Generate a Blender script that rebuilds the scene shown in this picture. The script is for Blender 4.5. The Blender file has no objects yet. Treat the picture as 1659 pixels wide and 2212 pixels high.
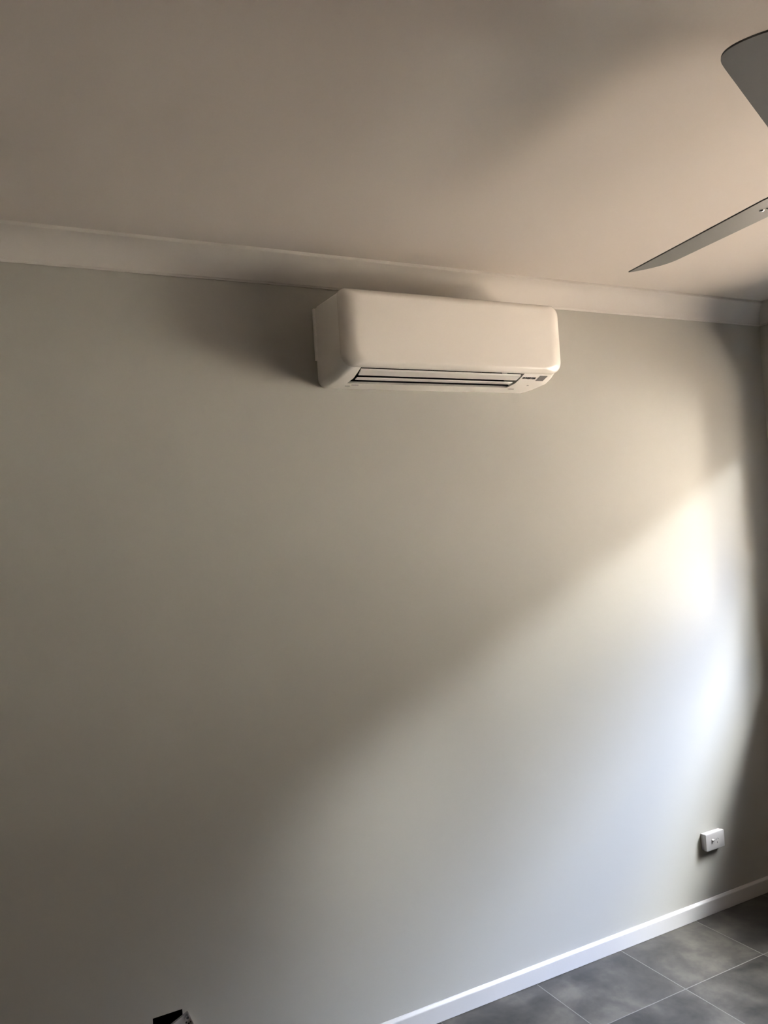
import bpy, bmesh, math
from mathutils import Vector, Matrix

# ---------------------------------------------------------------- camera, world, sun, exposure
SC = bpy.context.scene
COL = SC.collection
EXPOSURE = 4.1
SKY_STRENGTH = 0.03
SKY_ZENITH = (0.72, 0.84, 1.0)
SKY_HORIZON = (0.95, 0.97, 1.0)
# sky lobes added to shape the light indoors: (direction, colour, strength, tightness)
GLOWS = [
    (Vector((0.5964, -0.4022, 0.6947)), (0.90, 1.0, 1.42), 8.2, 60.0),
    (Vector((0.7198, -0.2620, 0.6428)), (1.0, 1.0, 0.90), 2.2, 60.0),
    (Vector((0.4716, -0.3957, 0.7880)), (1.02, 1.0, 1.0), 27.0, 400.0),
    (Vector((0.6127, -0.7302, 0.3024)), (1.02, 0.97, 0.97), 36.0, 900.0),
    (Vector((0.4002, -0.5933, 0.6984)), (1.04, 1.0, 0.96), 14.0, 700.0),
    (Vector((0.6985, -0.5264, 0.4848)), (0.96, 1.0, 1.22), 3.0, 120.0),
]
SUN_STRENGTH = 52.0
SUN_COLOR = (1.0, 0.92, 0.87)
SUN_DIR = Vector((-0.38, -0.30, 0.88)).normalized()       # towards the sun

SC.view_settings.view_transform = 'Standard'
SC.view_settings.look = 'None'
SC.view_settings.exposure = EXPOSURE
SC.view_settings.gamma = 1.0
SC.view_settings.use_curve_mapping = False
SC.render.engine = 'CYCLES'
SC.cycles.max_bounces = 14
SC.cycles.diffuse_bounces = 9
SC.cycles.glossy_bounces = 5
SC.cycles.transparent_max_bounces = 12
SC.cycles.sample_clamp_indirect = 12.0

cam_data = bpy.data.cameras.new('camera')
cam = bpy.data.objects.new('camera', cam_data)
COL.objects.link(cam)
cr = Vector((0.88332438, -0.46432449, -0.06434906))
cu = Vector((0.04791691, -0.04711666, 0.99773944))
cf = Vector((0.46630677, 0.88441098, 0.0193703))
cam.matrix_world = Matrix(((cr.x, cu.x, -cf.x, 0.0), (cr.y, cu.y, -cf.y, -2.58813),
                           (cr.z, cu.z, -cf.z, 1.76776), (0, 0, 0, 1)))
cam_data.sensor_fit = 'HORIZONTAL'
cam_data.sensor_width = 36.0
cam_data.lens = 36.0 * 1774.705 / 1659.0
cam_data.clip_start = 0.02
SC.camera = cam

world = bpy.data.worlds.new('sky')
SC.world = world
world.use_nodes = True
wn = world.node_tree
wn.nodes.clear()
def wnode(t, **k):
    n = wn.nodes.new(t)
    for a, b in k.items():
        setattr(n, a, b)
    return n
tc = wnode('ShaderNodeTexCoord')
sep = wnode('ShaderNodeSeparateXYZ')
wn.links.new(tc.outputs['Generated'], sep.inputs[0])
ramp = wnode('ShaderNodeValToRGB')
ramp.color_ramp.elements[0].position = 0.0
ramp.color_ramp.elements[0].color = SKY_HORIZON + (1,)
ramp.color_ramp.elements[1].position = 0.75
ramp.color_ramp.elements[1].color = SKY_ZENITH + (1,)
wn.links.new(sep.outputs['Z'], ramp.inputs[0])
bg1 = wnode('ShaderNodeBackground')
wn.links.new(ramp.outputs[0], bg1.inputs[0])
bg1.inputs[1].default_value = SKY_STRENGTH
nrm = wnode('ShaderNodeVectorMath', operation='NORMALIZE')
wn.links.new(tc.outputs['Generated'], nrm.inputs[0])
last = bg1
for gdir, gcol, gstr, gpow in GLOWS:
    dot = wnode('ShaderNodeVectorMath', operation='DOT_PRODUCT')
    wn.links.new(nrm.outputs[0], dot.inputs[0])
    dot.inputs[1].default_value = gdir.normalized()
    mx = wnode('ShaderNodeMath', operation='MAXIMUM')
    wn.links.new(dot.outputs['Value'], mx.inputs[0]); mx.inputs[1].default_value = 0.0
    pw = wnode('ShaderNodeMath', operation='POWER')
    wn.links.new(mx.outputs[0], pw.inputs[0]); pw.inputs[1].default_value = gpow
    ms = wnode('ShaderNodeMath', operation='MULTIPLY')
    wn.links.new(pw.outputs[0], ms.inputs[0]); ms.inputs[1].default_value = gstr
    bg2 = wnode('ShaderNodeBackground')
    bg2.inputs[0].default_value = gcol + (1,)
    wn.links.new(ms.outputs[0], bg2.inputs[1])
    ad = wnode('ShaderNodeAddShader')
    wn.links.new(last.outputs[0], ad.inputs[0]); wn.links.new(bg2.outputs[0], ad.inputs[1])
    last = ad
wo = wnode('ShaderNodeOutputWorld')
wn.links.new(last.outputs[0], wo.inputs[0])

sun_data = bpy.data.lights.new('sun', 'SUN')
sun_data.energy = SUN_STRENGTH
sun_data.color = SUN_COLOR
sun_data.angle = math.radians(0.53)
sun = bpy.data.objects.new('sun', sun_data)
COL.objects.link(sun)
sun.location = (8, -4, 12)
sun.rotation_euler = SUN_DIR.to_track_quat('Z', 'Y').to_euler()

# ---------------------------------------------------------------- measures (metres)
H = 2.70            # ceiling height
XR = 3.444          # inner face of the right wall; the back wall's face is y = 0
XL = -4.0           # inner face of the left wall
YF = -7.0           # inner face of the wall behind the camera
WT = 0.20           # outer wall thickness
WY0, WY1 = -3.20, -0.25      # window opening along the right wall
WZ0, WZ1 = 1.20, 2.21

# ---------------------------------------------------------------- materials
def mat(name, color, rough=0.6, metallic=0.0, coat=0.0, spec=0.5):
    m = bpy.data.materials.new(name)
    m.use_nodes = True
    b = m.node_tree.nodes['Principled BSDF']
    b.inputs['Base Color'].default_value = tuple(color) + (1,)
    b.inputs['Roughness'].default_value = rough
    b.inputs['Metallic'].default_value = metallic
    b.inputs['Coat Weight'].default_value = coat
    b.inputs['Specular IOR Level'].default_value = spec
    return m

def noisy(m, scale, amount, bump=0.0, bump_scale=None, detail=4.0):
    """mottle the base colour by +-amount and add a fine bump"""
    nt = m.node_tree
    b = nt.nodes['Principled BSDF']
    base = tuple(b.inputs['Base Color'].default_value)
    g = nt.nodes.new('ShaderNodeNewGeometry')
    n = nt.nodes.new('ShaderNodeTexNoise')
    n.inputs['Scale'].default_value = scale
    n.inputs['Detail'].default_value = detail
    nt.links.new(g.outputs['Position'], n.inputs['Vector'])
    r = nt.nodes.new('ShaderNodeValToRGB')
    r.color_ramp.elements[0].position = 0.3
    r.color_ramp.elements[1].position = 0.7
    r.color_ramp.elements[0].color = tuple(c * (1 - amount) for c in base[:3]) + (1,)
    r.color_ramp.elements[1].color = tuple(min(1, c * (1 + amount)) for c in base[:3]) + (1,)
    nt.links.new(n.outputs['Fac'], r.inputs[0])
    nt.links.new(r.outputs[0], b.inputs['Base Color'])
    if bump:
        n2 = nt.nodes.new('ShaderNodeTexNoise')
        n2.inputs['Scale'].default_value = bump_scale or scale * 8
        nt.links.new(g.outputs['Position'], n2.inputs['Vector'])
        bp = nt.nodes.new('ShaderNodeBump')
        bp.inputs['Strength'].default_value = bump
        bp.inputs['Distance'].default_value = 0.001
        nt.links.new(n2.outputs['Fac'], bp.inputs['Height'])
        nt.links.new(bp.outputs[0], b.inputs['Normal'])
    return m

M = {}
M['wall'] = noisy(mat('wall_paint', (0.405, 0.396, 0.355), 0.55, spec=0.35), 2.0, 0.012, 0.12, 260)
M['ceiling'] = noisy(mat('ceiling_paint', (0.555, 0.522, 0.478), 0.8, spec=0.2), 2.0, 0.01, 0.08, 220)
M['trim'] = mat('trim_paint', (0.52, 0.51, 0.495), 0.42)
M['cornice'] = mat('cornice_paint', (0.54, 0.515, 0.475), 0.7, spec=0.25)
M['plastic'] = noisy(mat('white_appliance_plastic', (0.85, 0.82, 0.77), 0.30), 4.0, 0.01)
M['panel'] = noisy(mat('glossy_white_panel', (0.79, 0.75, 0.69), 0.22, coat=0.25), 4.0, 0.01)
M['flap'] = mat('flap_plastic', (0.64, 0.62, 0.58), 0.35)
M['dark'] = mat('black_recess_shade', (0.004, 0.004, 0.004), 0.9, spec=0.1)  # black colour stands for the shade inside recesses
M['darkplastic'] = mat('dark_plastic', (0.05, 0.05, 0.05), 0.6)
M['display'] = mat('grey_display', (0.20, 0.19, 0.19), 0.35)
M['ink'] = mat('dark_print', (0.03, 0.03, 0.035), 0.6)
M['outlet'] = mat('outlet_plastic', (0.47, 0.455, 0.445), 0.32)
M['fan'] = noisy(mat('fan_satin', (0.105, 0.108, 0.098), 0.5), 6.0, 0.015)
M['steel'] = mat('bright_screw', (0.85, 0.85, 0.83), 0.2, metallic=1.0)
M['alu'] = mat('window_aluminium', (0.72, 0.72, 0.70), 0.45)
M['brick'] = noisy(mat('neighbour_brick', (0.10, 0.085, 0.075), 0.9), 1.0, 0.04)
M['blocker'] = noisy(mat('dark_blocker', (0.035, 0.033, 0.03), 0.9), 1.0, 0.04)
M['render'] = noisy(mat('white_bounce_panel', (0.90, 0.86, 0.80), 0.9), 1.0, 0.02)  # for the panel added to reflect sun indoors
M['roof'] = noisy(mat('neighbour_roof', (0.06, 0.06, 0.06), 0.8), 3.0, 0.15)
M['patch'] = noisy(mat('pale_bounce_patch', (0.22, 0.20, 0.185), 0.9, spec=0.1), 1.5, 0.06)
M['grass'] = noisy(mat('bare_garden_soil', (0.05, 0.040, 0.033), 0.95, spec=0.1), 3.0, 0.25)
M['soffit'] = mat('eave_lining', (0.55, 0.54, 0.52), 0.8)

g = bpy.data.materials.new('window_glass')          # thin clear pane
g.use_nodes = True
gn = g.node_tree
gn.nodes.clear()
go = gn.nodes.new('ShaderNodeOutputMaterial')
gm = gn.nodes.new('ShaderNodeMixShader')
gt = gn.nodes.new('ShaderNodeBsdfTransparent')
gt.inputs[0].default_value = (0.95, 0.97, 0.96, 1)
gg = gn.nodes.new('ShaderNodeBsdfGlossy')
gg.inputs['Roughness'].default_value = 0.02
fr = gn.nodes.new('ShaderNodeFresnel')
fr.inputs['IOR'].default_value = 1.45
gb = gn.nodes.new('ShaderNodeNewGeometry')            # reflect on the outer faces only
gi = gn.nodes.new('ShaderNodeMath'); gi.operation = 'SUBTRACT'; gi.inputs[0].default_value = 1.0
gn.links.new(gb.outputs['Backfacing'], gi.inputs[1])
gf = gn.nodes.new('ShaderNodeMath'); gf.operation = 'MULTIPLY'
gn.links.new(gi.outputs[0], gf.inputs[0]); gn.links.new(fr.outputs[0], gf.inputs[1])
gn.links.new(gf.outputs[0], gm.inputs[0])
gn.links.new(gt.outputs[0], gm.inputs[1])
gn.links.new(gg.outputs[0], gm.inputs[2])
gn.links.new(gm.outputs[0], go.inputs[0])
M['glass'] = g

def tile_material():
    m = bpy.data.materials.new('grey_concrete_tile')
    m.use_nodes = True
    nt = m.node_tree
    b = nt.nodes['Principled BSDF']
    L = nt.links.new
    geo = nt.nodes.new('ShaderNodeNewGeometry')
    sp = nt.nodes.new('ShaderNodeSeparateXYZ')
    L(geo.outputs['Position'], sp.inputs[0])
    S = 0.4279
    def math_(op, a, b2=None, c=None):
        n = nt.nodes.new('ShaderNodeMath'); n.operation = op
        for i, v in enumerate((a, b2, c)):
            if v is None: continue
            if isinstance(v, (int, float)): n.inputs[i].default_value = v
            else: L(v, n.inputs[i])
        return n.outputs[0]
    def cell(axis, off):
        u = math_('DIVIDE', math_('SUBTRACT', sp.outputs[axis], off), S)
        fl = math_('FLOOR', u)
        f = math_('SUBTRACT', u, fl)
        d = math_('MULTIPLY', math_('MINIMUM', f, math_('SUBTRACT', 1.0, f)), S)
        return fl, d
    fx, dx = cell('X', 2.3109)
    fy, dy = cell('Y', -0.343)
    d = math_('MINIMUM', dx, dy)
    grout = math_('LESS_THAN', d, 0.0018)
    # every tile shifts the cloud pattern so that no cloud runs over a joint
    comb = nt.nodes.new('ShaderNodeCombineXYZ')
    L(math_('MULTIPLY', fx, 3.7), comb.inputs[0])
    L(math_('MULTIPLY', fy, 5.3), comb.inputs[1])
    L(math_('ADD', math_('MULTIPLY', fx, 1.9), fy), comb.inputs[2])
    add = nt.nodes.new('ShaderNodeVectorMath'); add.operation = 'ADD'
    L(geo.outputs['Position'], add.inputs[0]); L(comb.outputs[0], add.inputs[1])
    n1 = nt.nodes.new('ShaderNodeTexNoise')
    n1.inputs['Scale'].default_value = 5.0
    n1.inputs['Detail'].default_value = 5.0
    n1.inputs['Roughness'].default_value = 0.55
    n1.inputs['Distortion'].default_value = 0.35
    L(add.outputs[0], n1.inputs['Vector'])
    n2 = nt.nodes.new('ShaderNodeTexNoise')
    n2.inputs['Scale'].default_value = 34.0
    n2.inputs['Detail'].default_value = 6.0
    L(add.outputs[0], n2.inputs['Vector'])
    mixf = math_('ADD', math_('MULTIPLY', n1.outputs['Fac'], 0.82), math_('MULTIPLY', n2.outputs['Fac'], 0.18))
    r = nt.nodes.new('ShaderNodeValToRGB')
    r.color_ramp.elements[0].position = 0.36
    r.color_ramp.elements[0].color = (0.021, 0.0195, 0.0165, 1)
    r.color_ramp.elements[1].position = 0.64
    r.color_ramp.elements[1].color = (0.102, 0.091, 0.075, 1)
    e = r.color_ramp.elements.new(0.5); e.color = (0.053, 0.0475, 0.040, 1)
    L(mixf, r.inputs[0])
    mx_ = nt.nodes.new('ShaderNodeMix'); mx_.data_type = 'RGBA'
    L(grout, mx_.inputs[0]); L(r.outputs[0], mx_.inputs[6])
    mx_.inputs[7].default_value = (0.17, 0.16, 0.148, 1)
    L(mx_.outputs[2], b.inputs['Base Color'])
    ro = math_('ADD', math_('MULTIPLY', n2.outputs['Fac'], 0.12), 0.36)
    L(ro, b.inputs['Roughness'])
    b.inputs['Specular IOR Level'].default_value = 0.4
    h = math_('SUBTRACT', 1.0, math_('MULTIPLY', grout, 1.0))
    bp = nt.nodes.new('ShaderNodeBump')
    bp.inputs['Strength'].default_value = 0.6
    bp.inputs['Distance'].default_value = 0.0012
    L(h, bp.inputs['Height']); L(bp.outputs[0], b.inputs['Normal'])
    return m
M['tile'] = tile_material()

# ---------------------------------------------------------------- helpers
def finish(name, bm, material, parent=None, smooth=None):
    bmesh.ops.recalc_face_normals(bm, faces=bm.faces[:])
    me = bpy.data.meshes.new(name)
    bm.to_mesh(me); bm.free()
    me.materials.append(material)
    if smooth is not None:
        for p_ in me.polygons: p_.use_smooth = True
        try:
            me.set_sharp_from_angle(angle=math.radians(smooth))
        except Exception:
            pass
    o = bpy.data.objects.new(name, me)
    COL.objects.link(o)
    if parent is not None: o.parent = parent
    return o

def add_box(bm, a, b, bevel=0.0, seg=2):
    x0, y0, z0 = (min(a[i], b[i]) for i in range(3))
    x1, y1, z1 = (max(a[i], b[i]) for i in range(3))
    vs = [bm.verts.new(c) for c in ((x0,y0,z0),(x1,y0,z0),(x1,y1,z0),(x0,y1,z0),(x0,y0,z1),(x1,y0,z1),(x1,y1,z1),(x0,y1,z1))]
    fs = [bm.faces.new([vs[i] for i in f]) for f in ((0,3,2,1),(4,5,6,7),(0,1,5,4),(1,2,6,5),(2,3,7,6),(3,0,4,7))]
    if bevel:
        es = set()
        for f in fs: es.update(f.edges)
        bmesh.ops.bevel(bm, geom=list(es), offset=bevel, segments=seg, affect='EDGES', profile=0.5)

def box(name, a, b, material, parent=None, bevel=0.0, seg=2):
    bm = bmesh.new()
    add_box(bm, a, b, bevel, seg)
    return finish(name, bm, material, parent, smooth=40 if bevel else None)

def add_loft(bm, rings, cap=True):
    vr = [[bm.verts.new(c) for c in r] for r in rings]
    n = len(vr[0])
    for a, b in zip(vr[:-1], vr[1:]):
        for i in range(n):
            bm.faces.new((a[i], a[(i + 1) % n], b[(i + 1) % n], b[i]))
    if cap:
        bm.faces.new(vr[0][::-1]); bm.faces.new(vr[-1])

def add_lathe(bm, prof, center, seg=40, axis='Z'):
    """prof: list of (radius, height) closed at both ends on the axis"""
    cx, cy, cz = center
    rings = []
    for r, h in prof:
        ring = []
        for i in range(seg):
            a = 2 * math.pi * i / seg
            if axis == 'Z': ring.append((cx + r * math.cos(a), cy + r * math.sin(a), cz + h))
            else: ring.append((cx + r * math.cos(a), cy + h, cz + r * math.sin(a)))
        rings.append(ring)
    add_loft(bm, rings)

def prism_x(bm, prof, x0, x1):
    add_loft(bm, [[(x0, y, z) for y, z in prof], [(x1, y, z) for y, z in prof]])

def prism_y(bm, prof, y0, y1):
    add_loft(bm, [[(x, y0, z) for x, z in prof], [(x, y1, z) for x, z in prof]])

def empty(name, loc, label, cat):
    o = bpy.data.objects.new(name, None)
    COL.objects.link(o)
    o.empty_display_size = 0.05
    o.location = loc
    o['label'] = label; o['category'] = cat
    return o

def adopt(o, parent):
    """parent a mesh modelled in world coordinates to an empty that is only translated"""
    o.data.transform(Matrix.Translation(-parent.location))
    o.parent = parent
    return o

def structure(o, label=None):
    o['kind'] = 'structure'
    if label: o['label'] = label
    return o

# ---------------------------------------------------------------- room shell
def wall_cells(name, us, vs_, holes, mk, material):
    """wall built of box cells; cells listed in holes are left open"""
    bm = bmesh.new()
    for i in range(len(us) - 1):
        for j in range(len(vs_) - 1):
            if (i, j) in holes: continue
            a, b = mk(us[i], vs_[j], us[i + 1], vs_[j + 1])
            add_box(bm, a, b)
    bmesh.ops.remove_doubles(bm, verts=bm.verts[:], dist=1e-5)
    dup = {}
    for f in bm.faces:                       # drop the doubled inner faces
        c = f.calc_center_median()
        dup.setdefault((round(c.x, 4), round(c.y, 4), round(c.z, 4)), []).append(f)
    bmesh.ops.delete(bm, geom=[f for v in dup.values() if len(v) > 1 for f in v], context='FACES')
    return finish(name, bm, material)

HX0, HX1, HZ0, HZ1 = 0.466, 0.556, 0.262, 0.3355       # cut-out in the back wall
wb = wall_cells('wall_back', [XL - WT, HX0, HX1, XR + WT], [-0.12, HZ0, HZ1, H + 0.12], {(1, 1)},
                lambda x0, z0, x1, z1: ((x0, 0, z0), (x1, 0.10, z1)), M['wall'])
structure(wb, 'pale warm grey painted wall carrying the air conditioner')
bm = bmesh.new()                                       # void behind the cut-out, its shade put in as black
for a, b in (((HX0 - .06, .1, HZ0 - .06), (HX1 + .06, .104, HZ0)), ((HX0 - .06, .1, HZ1), (HX1 + .06, .104, HZ1 + .06)),
             ((HX0 - .06, .1, HZ0), (HX0, .104, HZ1)), ((HX1, .1, HZ0), (HX1 + .06, .104, HZ1)),
             ((HX0 - .06, .19, HZ0 - .06), (HX1 + .06, .194, HZ1 + .06)),
             ((HX0 - .064, .1, HZ0 - .06), (HX0 - .06, .194, HZ1 + .06)), ((HX1 + .06, .1, HZ0 - .06), (HX1 + .064, .194, HZ1 + .06)),
             ((HX0 - .064, .1, HZ0 - .064), (HX1 + .064, .194, HZ0 - .06)), ((HX0 - .064, .1, HZ1 + .06), (HX1 + .064, .194, HZ1 + .064))):
    add_box(bm, a, b)
v_ = finish('cavity', bm, M['dark'], wb)
v_['label'] = 'black hollow behind the cut-out in the wall'
bm = bmesh.new()                                       # cut edges coloured black as shade within the hole
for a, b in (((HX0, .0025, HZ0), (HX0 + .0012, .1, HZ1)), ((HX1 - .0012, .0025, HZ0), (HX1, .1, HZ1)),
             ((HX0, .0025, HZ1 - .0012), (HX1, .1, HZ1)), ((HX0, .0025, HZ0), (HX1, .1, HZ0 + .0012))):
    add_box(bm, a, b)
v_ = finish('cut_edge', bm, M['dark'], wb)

wr = wall_cells('wall_right', [YF - WT, WY0, WY1, 0.0], [-0.12, WZ0, WZ1, H + 0.12], {(1, 1)},
                lambda y0, z0, y1, z1: ((XR, y0, z0), (XR + WT, y1, z1)), M['wall'])
structure(wr, 'shaded grey painted wall meeting the back wall at the right edge')
structure(box('wall_left', (XL - WT, YF - WT, -0.12), (XL, 0, H + 0.12), M['wall']))
structure(box('wall_front', (XL, YF - WT, -0.12), (XR, YF, H + 0.12), M['wall']))
structure(box('floor', (XL, YF, -0.12), (XR, 0, 0), M['tile']), 'grey cloudy concrete look floor tiles with pale grout lines')
structure(box('ceiling', (XL, YF, H), (XR, 0, H + 0.12), M['ceiling']), 'plain off white painted ceiling')

def arc_cornice():
    pts = [(0, 0), (0.090, 0), (0.090, 0.0080), (0.0885, 0.0105), (0.0755, 0.0120)]
    # concave curve bulging towards the corner
    c = (0.0935, 0.0965)
    a0 = math.atan2(0.0120 - c[1], 0.0755 - c[0]); a1 = math.atan2(0.0845 - c[1], 0.0095 - c[0])
    r0 = math.hypot(0.0120 - c[1], 0.0755 - c[0]); r1 = math.hypot(0.0845 - c[1], 0.0095 - c[0])
    if a0 > 0: a0 -= 2 * math.pi
    if a1 > 0: a1 -= 2 * math.pi
    for i in range(15):
        t = i / 14
        a = a0 + (a1 - a0) * t; r = r0 + (r1 - r0) * t
        pts.append((c[0] + r * math.cos(a), c[1] + r * math.sin(a)))
    pts += [(0.0065, 0.0865), (0.0045, 0.0904), (0, 0.0904)]
    return pts
AC_ = arc_cornice()
bm = bmesh.new(); prism_x(bm, [(-u, H - v) for u, v in AC_], XL, XR)
structure(finish('trim_1', bm, M['cornice'], smooth=25), 'white cove cornice along the top of the back wall')
bm = bmesh.new(); prism_y(bm, [(XR - u, H - v) for u, v in AC_], YF, 0)
structure(finish('trim_2', bm, M['cornice'], smooth=25), 'white cove cornice along the top of the right wall')
bm = bmesh.new(); prism_y(bm, [(XL + u, H - v) for u, v in AC_], YF, 0)
structure(finish('trim_3', bm, M['cornice'], smooth=25))

SK = [(0, 0.0015), (0.0125, 0.0015), (0.0125, 0.0575), (0.0115, 0.0600), (0.0045, 0.0668), (0.003, 0.0672), (0, 0.0672)]
bm = bmesh.new(); prism_x(bm, [(-u, v) for u, v in SK], XL, XR)
structure(finish('baseboard_back', bm, M['trim']), 'low white skirting board with bevelled top along the back wall')
bm = bmesh.new(); prism_y(bm, [(XR - u, v) for u, v in SK], YF, 0)
structure(finish('baseboard_right', bm, M['trim']), 'low white skirting board along the right wall')

# window in the right wall: frame, mullions, panes
wf = bpy.data.objects.new('window_1', None); COL.objects.link(wf)
wf.location = (XR + 0.15, (WY0 + WY1) / 2, WZ0)
structure(wf, 'wide aluminium window in the right wall')
fx0, fx1 = XR + 0.12, XR + 0.18
bm = bmesh.new()
F = 0.04
add_box(bm, (fx0, WY0, WZ0), (fx1, WY1, WZ0 + F))
add_box(bm, (fx0, WY0, WZ1 - F), (fx1, WY1, WZ1))
add_box(bm, (fx0, WY0, WZ0 + F), (fx1, WY0 + F, WZ1 - F))
add_box(bm, (fx0, WY1 - F, WZ0 + F), (fx1, WY1, WZ1 - F))
adopt(finish('window_frame', bm, M['alu']), wf)
ym = (WY0 + WY1) / 2
ym = -2.30
adopt(box('mullion', (fx0 + .01, ym - .022, WZ0 + F), (fx1 - .01, ym + .022, WZ1 - F), M['alu']), wf)
adopt(box('glass_pane', (XR + .147, WY0 + F, WZ0 + F), (XR + .151, ym - .022, WZ1 - F), M['glass']), wf)
adopt(box('glass_pane', (XR + .147, ym + .022, WZ0 + F), (XR + .151, WY1 - F, WZ1 - F), M['glass']), wf)
adopt(box('window_sill', (XR - .012, WY0, WZ0 - .016), (XR + .12, WY1, WZ0 + .002), M['trim'], bevel=.003), wf)

# ---------------------------------------------------------------- outside, seen only through the light it sends in
XO = XR + WT
GZ = -0.15
o = box('lawn', (XO - 12, -20, GZ - .1), (XO + 14, 8, GZ), M['grass']); structure(o, 'dark lawn outside the window')
o = box('bounce_patch', (XO + 1.2, -5.2, GZ - .05), (XO + 3.2, -3.5, GZ + .03), M['patch']); structure(o, 'added pale light-bouncing paving outside the window')  # pale ground patch standing for a pool of sun, sized for its bounce
o = box('bounce_panel', (XO + 5.96, -4.3, GZ), (XO + 6.2, -3.2, 2.05), M['render']); structure(o, 'white panel added outside to bounce sunlight in')  # added reflector, sends compact warm light through the window
o = box('dark_blocker', (XO + 5.96, -20, GZ), (XO + 6.0, -4.3, 1.9), M['blocker']); structure(o, 'unseen dark slab added as light fence')  # added slab, keeps the far lower outdoors dark
o = box('neighbour_side', (XO + 6.2, -20, GZ), (XO + 6.4, -3.2, 4.86), M['blocker']); structure(o, 'dark side of the neighbouring house')
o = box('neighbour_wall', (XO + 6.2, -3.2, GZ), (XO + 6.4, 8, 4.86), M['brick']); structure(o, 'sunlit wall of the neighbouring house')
o = box('side_blocker', (XO, -5.95, GZ), (XO + 2.8, -5.6, 2.75), M['blocker']); structure(o, 'unseen dark wall added to block light from the side')  # invented wall, cuts off low light beside the window
o = box('eave', (XO, YF - 3, 2.62), (3.86, 1.5, 2.68), M['soffit']); structure(o, 'roof eave above the window')
o = box('roof', (XL - .6, YF - 1, 2.86), (3.86, 0.6, 2.92), M['roof']); structure(o, 'roof over the room')

# ---------------------------------------------------------------- air conditioner
AX0, AX1 = 1.138, 2.034
ac = empty('air_conditioner', (AX0, 0, 2.26), 'white wall-mounted split air conditioner indoor unit under the cornice', 'air conditioner')

def rrect(x0, x1, z0, z1, radii, n=8):
    """rounded rectangle, radii = (bottom left, bottom right, top right, top left)"""
    pts = []
    cs = ((x0, z0, 1, 1, radii[0], math.pi), (x1, z0, -1, 1, radii[1], 1.5 * math.pi),
          (x1, z1, -1, -1, radii[2], 0), (x0, z1, 1, -1, radii[3], 0.5 * math.pi))
    for x, z, sx, sz, r, a0 in cs:
        for i in range(n + 1):
            a = a0 + 0.5 * math.pi * i / n
            pts.append((x + sx * r + r * math.cos(a), z + sz * r + r * math.sin(a)))
    return pts

# casing: lofted along y from the wall to behind the front panel
secs = [(0.000, .004, 2.2620, .030), (-.030, .001, 2.2622, .028), (-.060, 0, 2.2635, .026), (-.090, 0, 2.2660, .026),
        (-.138, 0, 2.2720, .030), (-.170, .001, 2.2840, .036), (-.1992, .006, 2.2965, .046)]
bm = bmesh.new()
add_loft(bm, [[(x, y, z) for x, z in rrect(AX0 + i_, AX1 - i_ - (.012 if y > -.1 else .006), zb, 2.540, (r, r * .55, .01, .01))] for y, i_, zb, r in secs])
casing = finish('casing', bm, M['plastic'], smooth=35)
# the outlet recess is cut out of the underside
bmc = bmesh.new()
prism_x(bmc, [(-.215, 2.25), (-.215, 2.345), (-.06, 2.345), (-.060, 2.300), (-.096, 2.25)], 1.209, 1.876)
cut = finish('cutter', bmc, M['dark'])
md = casing.modifiers.new('cut', 'BOOLEAN'); md.operation = 'DIFFERENCE'; md.object = cut; md.solver = 'EXACT'
dg = bpy.context.evaluated_depsgraph_get()
nm = bpy.data.meshes.new_from_object(casing.evaluated_get(dg))
casing.modifiers.clear(); casing.data = nm
bpy.data.objects.remove(cut, do_unlink=True)
nm.materials.clear(); nm.materials.append(M['plastic'])
adopt(casing, ac)

# lining of the recess, coloured black in place of shade
bm = bmesh.new()
prism_x(bm, [(-.1985, 2.2990), (-.1985, 2.344), (-.061, 2.344), (-.061, 2.3005), (-.0965, 2.270), (-.0975, 2.272), (-.063, 2.303), (-.063, 2.342), (-.1970, 2.342), (-.1970, 2.2990)], 1.2095, 1.8755)
adopt(finish('outlet_duct', bm, M['dark']), ac)
adopt(box('duct_cheek', (1.2095, -.1955, 2.300), (1.2115, -.098, 2.342), M['dark']), ac)
adopt(box('duct_cheek', (1.8735, -.1955, 2.300), (1.8755, -.098, 2.342), M['dark']), ac)

# front panel: glossy shell with big soft side edges and rounded lower corners
bm = bmesh.new()
rings = []
PZ0, PZ1 = 2.2965, 2.551
def pring(y, ix, iz0, iz1, r):
    return [(x, y, z) for x, z in rrect(AX0 - .001 + ix, AX1 + .002 - ix * 1.0, PZ0 + iz0, PZ1 - iz1, (r, r, r * .8, r * .55), 10)]
rings.append(pring(-.1990, .004, .003, .004, .040))
rings.append(pring(-.2000, .000, .000, .000, .046))
rings.append(pring(-.2140, .0012, .0012, .0012, .046))
T0 = math.radians(58)
for i in range(1, 11):
    t = T0 + i / 10 * (math.pi / 2 - T0)
    q_ = (math.sin(t) - math.sin(T0)) / (1 - math.sin(T0)); c_ = 1 - math.cos(t) / math.cos(T0)
    rings.append(pring(-.2150 - .019 * q_, .0012 + .058 * c_, .0012 + .016 * c_, .0012 + .026 * c_, .046))
add_loft(bm, rings)
adopt(finish('front_panel', bm, M['panel'], smooth=50), ac)
# top cover lip between casing and panel
bm = bmesh.new()
add_box(bm, (AX0 + .012, -.205, 2.5385), (AX1 - .02, -.004, 2.5455), bevel=.003)
adopt(finish('top_grille', bm, M['plastic'], smooth=40), ac)
# mounting plate line on the left back edge
adopt(box('back_plate', (AX0 - .0035, -.012, 2.356), (AX0 + .01, -.0002, 2.536), M['plastic'], bevel=.0015), ac)

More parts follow.
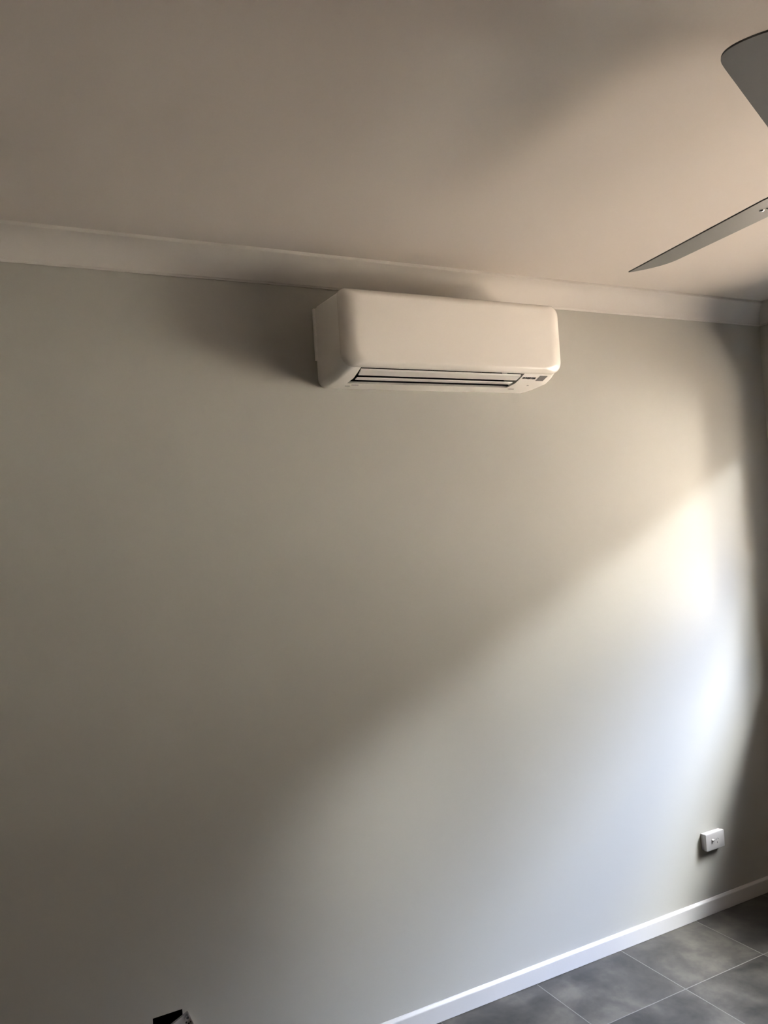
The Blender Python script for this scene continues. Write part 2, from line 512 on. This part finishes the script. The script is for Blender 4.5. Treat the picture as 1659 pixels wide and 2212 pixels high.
# flaps in the outlet
def flap(name, prof, x0, x1, slant0, slant1, material):
    bm = bmesh.new()
    ys = [q[0] for q in prof]; lo, hi = min(ys), max(ys)
    r0 = [(x0 + slant0 * (y - lo) / (hi - lo), y, z) for y, z in prof]
    r1 = [(x1 + slant1 * (y - lo) / (hi - lo), y, z) for y, z in prof]
    add_loft(bm, [r0, r1])
    return adopt(finish(name, bm, material, smooth=30), ac)
flap('flap', [(-.1845, 2.2965), (-.1830, 2.2905), (-.170, 2.2845), (-.1585, 2.2790), (-.1570, 2.2815), (-.170, 2.2890)], 1.2165, 1.870, 0.002, -.004, M['flap'])
flap('flap', [(-.1425, 2.2765), (-.1415, 2.2735), (-.1250, 2.2700), (-.1240, 2.2730)], 1.222, 1.862, 0.0, -.004, M['flap'])
bm = bmesh.new()
add_box(bm, (1.2115, -.1965, 2.3000), (1.8735, -.1935, 2.3030))
adopt(finish('flap_rail', bm, M['darkplastic']), ac)

def under(y):      # height of the underside at depth y
    pts = [(0, 2.262), (-.03, 2.2622), (-.06, 2.2635), (-.09, 2.266), (-.138, 2.272), (-.17, 2.284), (-.20, 2.2965)]
    for (a, za), (b, zb) in zip(pts[:-1], pts[1:]):
        if b <= y <= a: return za + (zb - za) * (y - a) / (b - a)
    return pts[-1][1]

def decal(name, corners, material, th=.0008):
    """thin plate lying on the underside; corners = (x, y) anticlockwise seen from below"""
    bm = bmesh.new()
    lo = [(x, y, under(y) - th) for x, y in corners]
    hi = [(x, y, under(y) + th) for x, y in corners]
    add_loft(bm, [lo, hi])
    return adopt(finish(name, bm, material), ac)
decal('receiver_window', [(1.953, -.190), (1.988, -.190), (1.988, -.160), (1.953, -.160)], M['display'])
# small screw covers in the underside
for x_ in (1.235, 1.895):
    decal('screw_cover', [(x_, -.070), (x_ + .026, -.070), (x_ + .026, -.066), (x_, -.066)], M['darkplastic'], .0006)
decal('screw_cover', [(1.218, -.052), (1.236, -.052), (1.236, -.049), (1.218, -.049)], M['darkplastic'], .0006)
decal('latch_mark', [(1.945, -.120), (1.953, -.120), (1.953, -.117), (1.945, -.117)], M['darkplastic'], .0006)

# the word printed on the underside beside the outlet
tcu = bpy.data.curves.new('print', 'FONT')
tcu.body = 'INVERTER'
tcu.size = 0.0150; tcu.extrude = 0.0003; tcu.offset = 0.0004
tob = bpy.data.objects.new('print', tcu); COL.objects.link(tob)
bpy.context.view_layer.update()
dg = bpy.context.evaluated_depsgraph_get()
tme = bpy.data.meshes.new_from_object(tob.evaluated_get(dg))
bpy.data.objects.remove(tob, do_unlink=True)
w_ = max(v.co.x for v in tme.vertices)
for v in tme.vertices: v.co.x *= 0.060 / w_
tme.materials.clear(); tme.materials.append(M['ink'])
# local x -> world x, local y (up) -> towards the room front, lying on the slanted facet
e1 = Vector((1, 0, 0)); e2 = Vector((0, -.062, .0245)).normalized(); e3 = e1.cross(e2)
T = Matrix(((e1.x, e2.x, e3.x, 1.885), (e1.y, e2.y, e3.y, -.1700), (e1.z, e2.z, e3.z, under(-.170) - .0005), (0, 0, 0, 1)))
tme.transform(T)
lo_ = bpy.data.objects.new('lettering', tme); COL.objects.link(lo_)
lo_['label'] = 'small dark INVERTER print'
adopt(lo_, ac)

# ---------------------------------------------------------------- ceiling fan
FC = Vector((1.644, -1.581, 2.436))
FTH, FR, FPITCH = 1.427, 0.65, math.radians(-9.65)
fan = empty('ceiling_fan', (FC.x, FC.y, H), 'three-bladed grey satin ceiling fan hanging at the upper right', 'ceiling fan')
bm = bmesh.new(); add_lathe(bm, [(.001, 0), (.066, 0), (.068, -.006), (.066, -.030), (.050, -.048), (.020, -.055), (.001, -.055)], (FC.x, FC.y, H))
adopt(finish('canopy', bm, M['fan'], smooth=35), fan)
bm = bmesh.new(); add_lathe(bm, [(.001, -.050), (.0125, -.050), (.0125, -.175), (.001, -.175)], (FC.x, FC.y, H), 20)
adopt(finish('downrod', bm, M['fan'], smooth=35), fan)
bm = bmesh.new(); add_lathe(bm, [(.001, .105), (.022, .105), (.030, .088), (.080, .072), (.096, .055), (.098, .012), (.090, .004), (.088, -.020), (.070, -.034), (.030, -.040), (.001, -.040)], FC)
adopt(finish('motor_housing', bm, M['fan'], smooth=35), fan)
def blade_outline():
    """(u along the blade, v across); +v edge straight to a sharp tip, -v side sweeps round"""
    w1 = .0555; w0 = .0720
    def hw(u): return w0 + (w1 - w0) * (u - .25) / (FR - .25)
    pts = [(.085, .040), (.10, .056), (.125, hw(.125) * .95), (.15, hw(.15))]
    for i in range(1, 13): pts.append((.15 + (FR - .15) * i / 12, hw(.15 + (FR - .15) * i / 12)))
    # end: slightly bowed, then rounded far corner
    n = 16
    for i in range(1, n + 1):
        t = i / n * math.pi / 2
        u = (FR - .085) + .085 * math.cos(t) ** .62
        v = hw(u) - (hw(u) * 2) * math.sin(t) ** 1.05
        pts.append((u, v))
    for i in range(1, 11):
        u = (FR - .085) - (FR - .085 - .15) * i / 10
        pts.append((u, -hw(u)))
    pts += [(.125, -hw(.125) * .95), (.10, -.056), (.085, -.040)]
    return pts
BO = blade_outline()
def bpt(k, u, v, w):
    a = FTH + k * 2 * math.pi / 3
    d = Vector((math.cos(a), math.sin(a), 0)); n_ = Vector((-math.sin(a), math.cos(a), 0))
    vv = n_ * math.cos(FPITCH) + Vector((0, 0, math.sin(FPITCH)))
    ww = d.cross(vv)
    return FC + d * u + vv * v + ww * w
for k in range(3):
    bm = bmesh.new()
    add_loft(bm, [[bpt(k, u, v, 0) for u, v in BO], [bpt(k, u, v, .0032) for u, v in BO]])
    bl = adopt(finish('blade', bm, M['fan']), fan)
    bm = bmesh.new()
    arm = [(.06, .020), (.10, .022), (.135, .022), (.15, .016), (.15, -.016), (.135, -.022), (.10, -.022), (.06, -.020)]
    add_loft(bm, [[bpt(k, u, v, -.0005) for u, v in arm], [bpt(k, u, v, -.004) for u, v in arm]])
    adopt(finish('blade_arm', bm, M['fan']), fan)
    for u, v in ((.2146, .0118), (.2040, .0030), (.140, -.014)):
        bm = bmesh.new()
        rg = []
        for r, h in ((.0055, 0), (.0055, -.002), (.0035, -.0038), (.0006, -.0042)):
            rg.append([bpt(k, u + r * math.cos(q * math.pi / 8), v + r * math.sin(q * math.pi / 8), h - (0 if u > .18 else .004)) for q in range(16)])
        add_loft(bm, rg)
        s_ = finish('screw', bm, M['steel'], smooth=60)
        s_.data.transform(Matrix.Translation(-fan.location)); s_.parent = bl
        s_['label'] = 'bright steel screw head'

# ---------------------------------------------------------------- power outlet on the back wall
OX0, OX1, OZ0, OZ1 = 2.8145, 2.9285, 0.2815, 0.3545
po = empty('power_outlet', ((OX0 + OX1) / 2, 0, OZ0), 'white single power outlet with rocker switch low on the wall near the corner', 'power outlet')
adopt(box('mounting_block', (OX0 + .002, -.0135, OZ0 + .002), (OX1 - .002, 0, OZ1 - .002), M['outlet'], bevel=.002), po)
bm = bmesh.new()
def orr(y, ins, r): return [(x, y, z) for x, z in rrect(OX0 + ins, OX1 - ins, OZ0 + ins, OZ1 - ins, (r, r, r, r), 5)]
add_loft(bm, [orr(-.0150, .0005, .004), orr(-.0165, 0, .0045), orr(-.0265, 0, .0045), orr(-.0290, .0008, .004), orr(-.0300, .0030, .003)])
adopt(finish('face_plate', bm, M['outlet'], smooth=35), po)
ocx, ocz = (OX0 + OX1) / 2, (OZ0 + OZ1) / 2
sx = ocx - .017
bm = bmesh.new()
add_box(bm, (sx - .0075, -.0308, ocz - .0105), (sx + .0075, -.0295, ocz + .0105), bevel=.0005)
sw = adopt(finish('switch_surround', bm, M['outlet'], smooth=35), po)
bm = bmesh.new()      # rocker tilted forward at its top
add_loft(bm, [[(x, y, z) for y, z in ((-.0300, ocz - .008), (-.0318, ocz - .008), (-.0330, ocz), (-.0375, ocz + .0075), (-.0300, ocz + .008))] for x in (sx - .0055, sx + .0055)])
rk = adopt(finish('rocker_switch', bm, M['outlet']), po)
def slot(cx_, cz_, ang, ln=.0075, wd=.0020):
    bm = bmesh.new()
    ca, sa = math.cos(ang), math.sin(ang)
    P_ = lambda a, b: (cx_ + a * ca - b * sa, cz_ + a * sa + b * ca)
    q = [P_(-wd / 2, -ln / 2), P_(wd / 2, -ln / 2), P_(wd / 2, ln / 2), P_(-wd / 2, ln / 2)]
    add_loft(bm, [[(x, -.0298, z) for x, z in q], [(x, -.0303, z) for x, z in q]])
    s_ = adopt(finish('pin_slot', bm, M['ink']), po)
    s_['label'] = 'dark pin slot'
slot(ocx + .0035, ocz + .0050, math.radians(-30))
slot(ocx + .0165, ocz + .0060, math.radians(30))
slot(ocx + .0100, ocz - .0090, 0)
# small moulding above the switch: earth indicator dot
# ---------------------------------------------------------------- loose wall plate hanging over the cut-out
lp = empty('wall_plate', (0.5705, 0, 0.3255), 'loose white plastic wall plate hanging tilted over a black hole in the wall', 'wall plate')
an = math.radians(23)
pe1 = Vector((-math.cos(an), 0, -math.sin(an))); pe2 = Vector((math.sin(an), 0, -math.cos(an)))
def pp(a, b, y): return Vector((0, y, 0)) + pe1 * a + pe2 * b
def plate_piece(name, pts, y0, y1, material):
    bm = bmesh.new()
    add_loft(bm, [[pp(a, b, y0) for a, b in pts], [pp(a, b, y1) for a, b in pts]])
    return finish(name, bm, material, lp)
PW, PH = .114, .072
pl = plate_piece('plate', [(0, 0), (PW, 0), (PW, PH), (0, PH)], -.0008, -.010, M['outlet'])
for q in ([(0, 0), (.0035, 0), (.0035, PH), (0, PH)], [(PW - .003, 0), (PW, 0), (PW, PH), (PW - .003, PH)]):
    r_ = plate_piece('rim', q, -.0095, -.0165, M['outlet'])
def ring_pts(a, b, r, n=18): return [(a + r * math.cos(2 * math.pi * i / n), b + r * math.sin(2 * math.pi * i / n)) for i in range(n)]
plate_piece('screw_boss', ring_pts(.0085, .0110, .0070), -.0095, -.0150, M['outlet'])
plate_piece('screw_boss', ring_pts(PW - .010, .0110, .0070), -.0095, -.0150, M['outlet'])
for a, b, r, y in ((.0085, .0110, .0042, -.0154), (.018, .0235, .0026, -.0104), (.0065, .0300, .0024, -.0104), (.0135, .0310, .0028, -.0104), (.030, .0330, .0030, -.0104)):
    h_ = plate_piece('terminal_hole', ring_pts(a, b, r), y + .0010, y, M['ink'])
    h_['label'] = 'dark moulded hole'
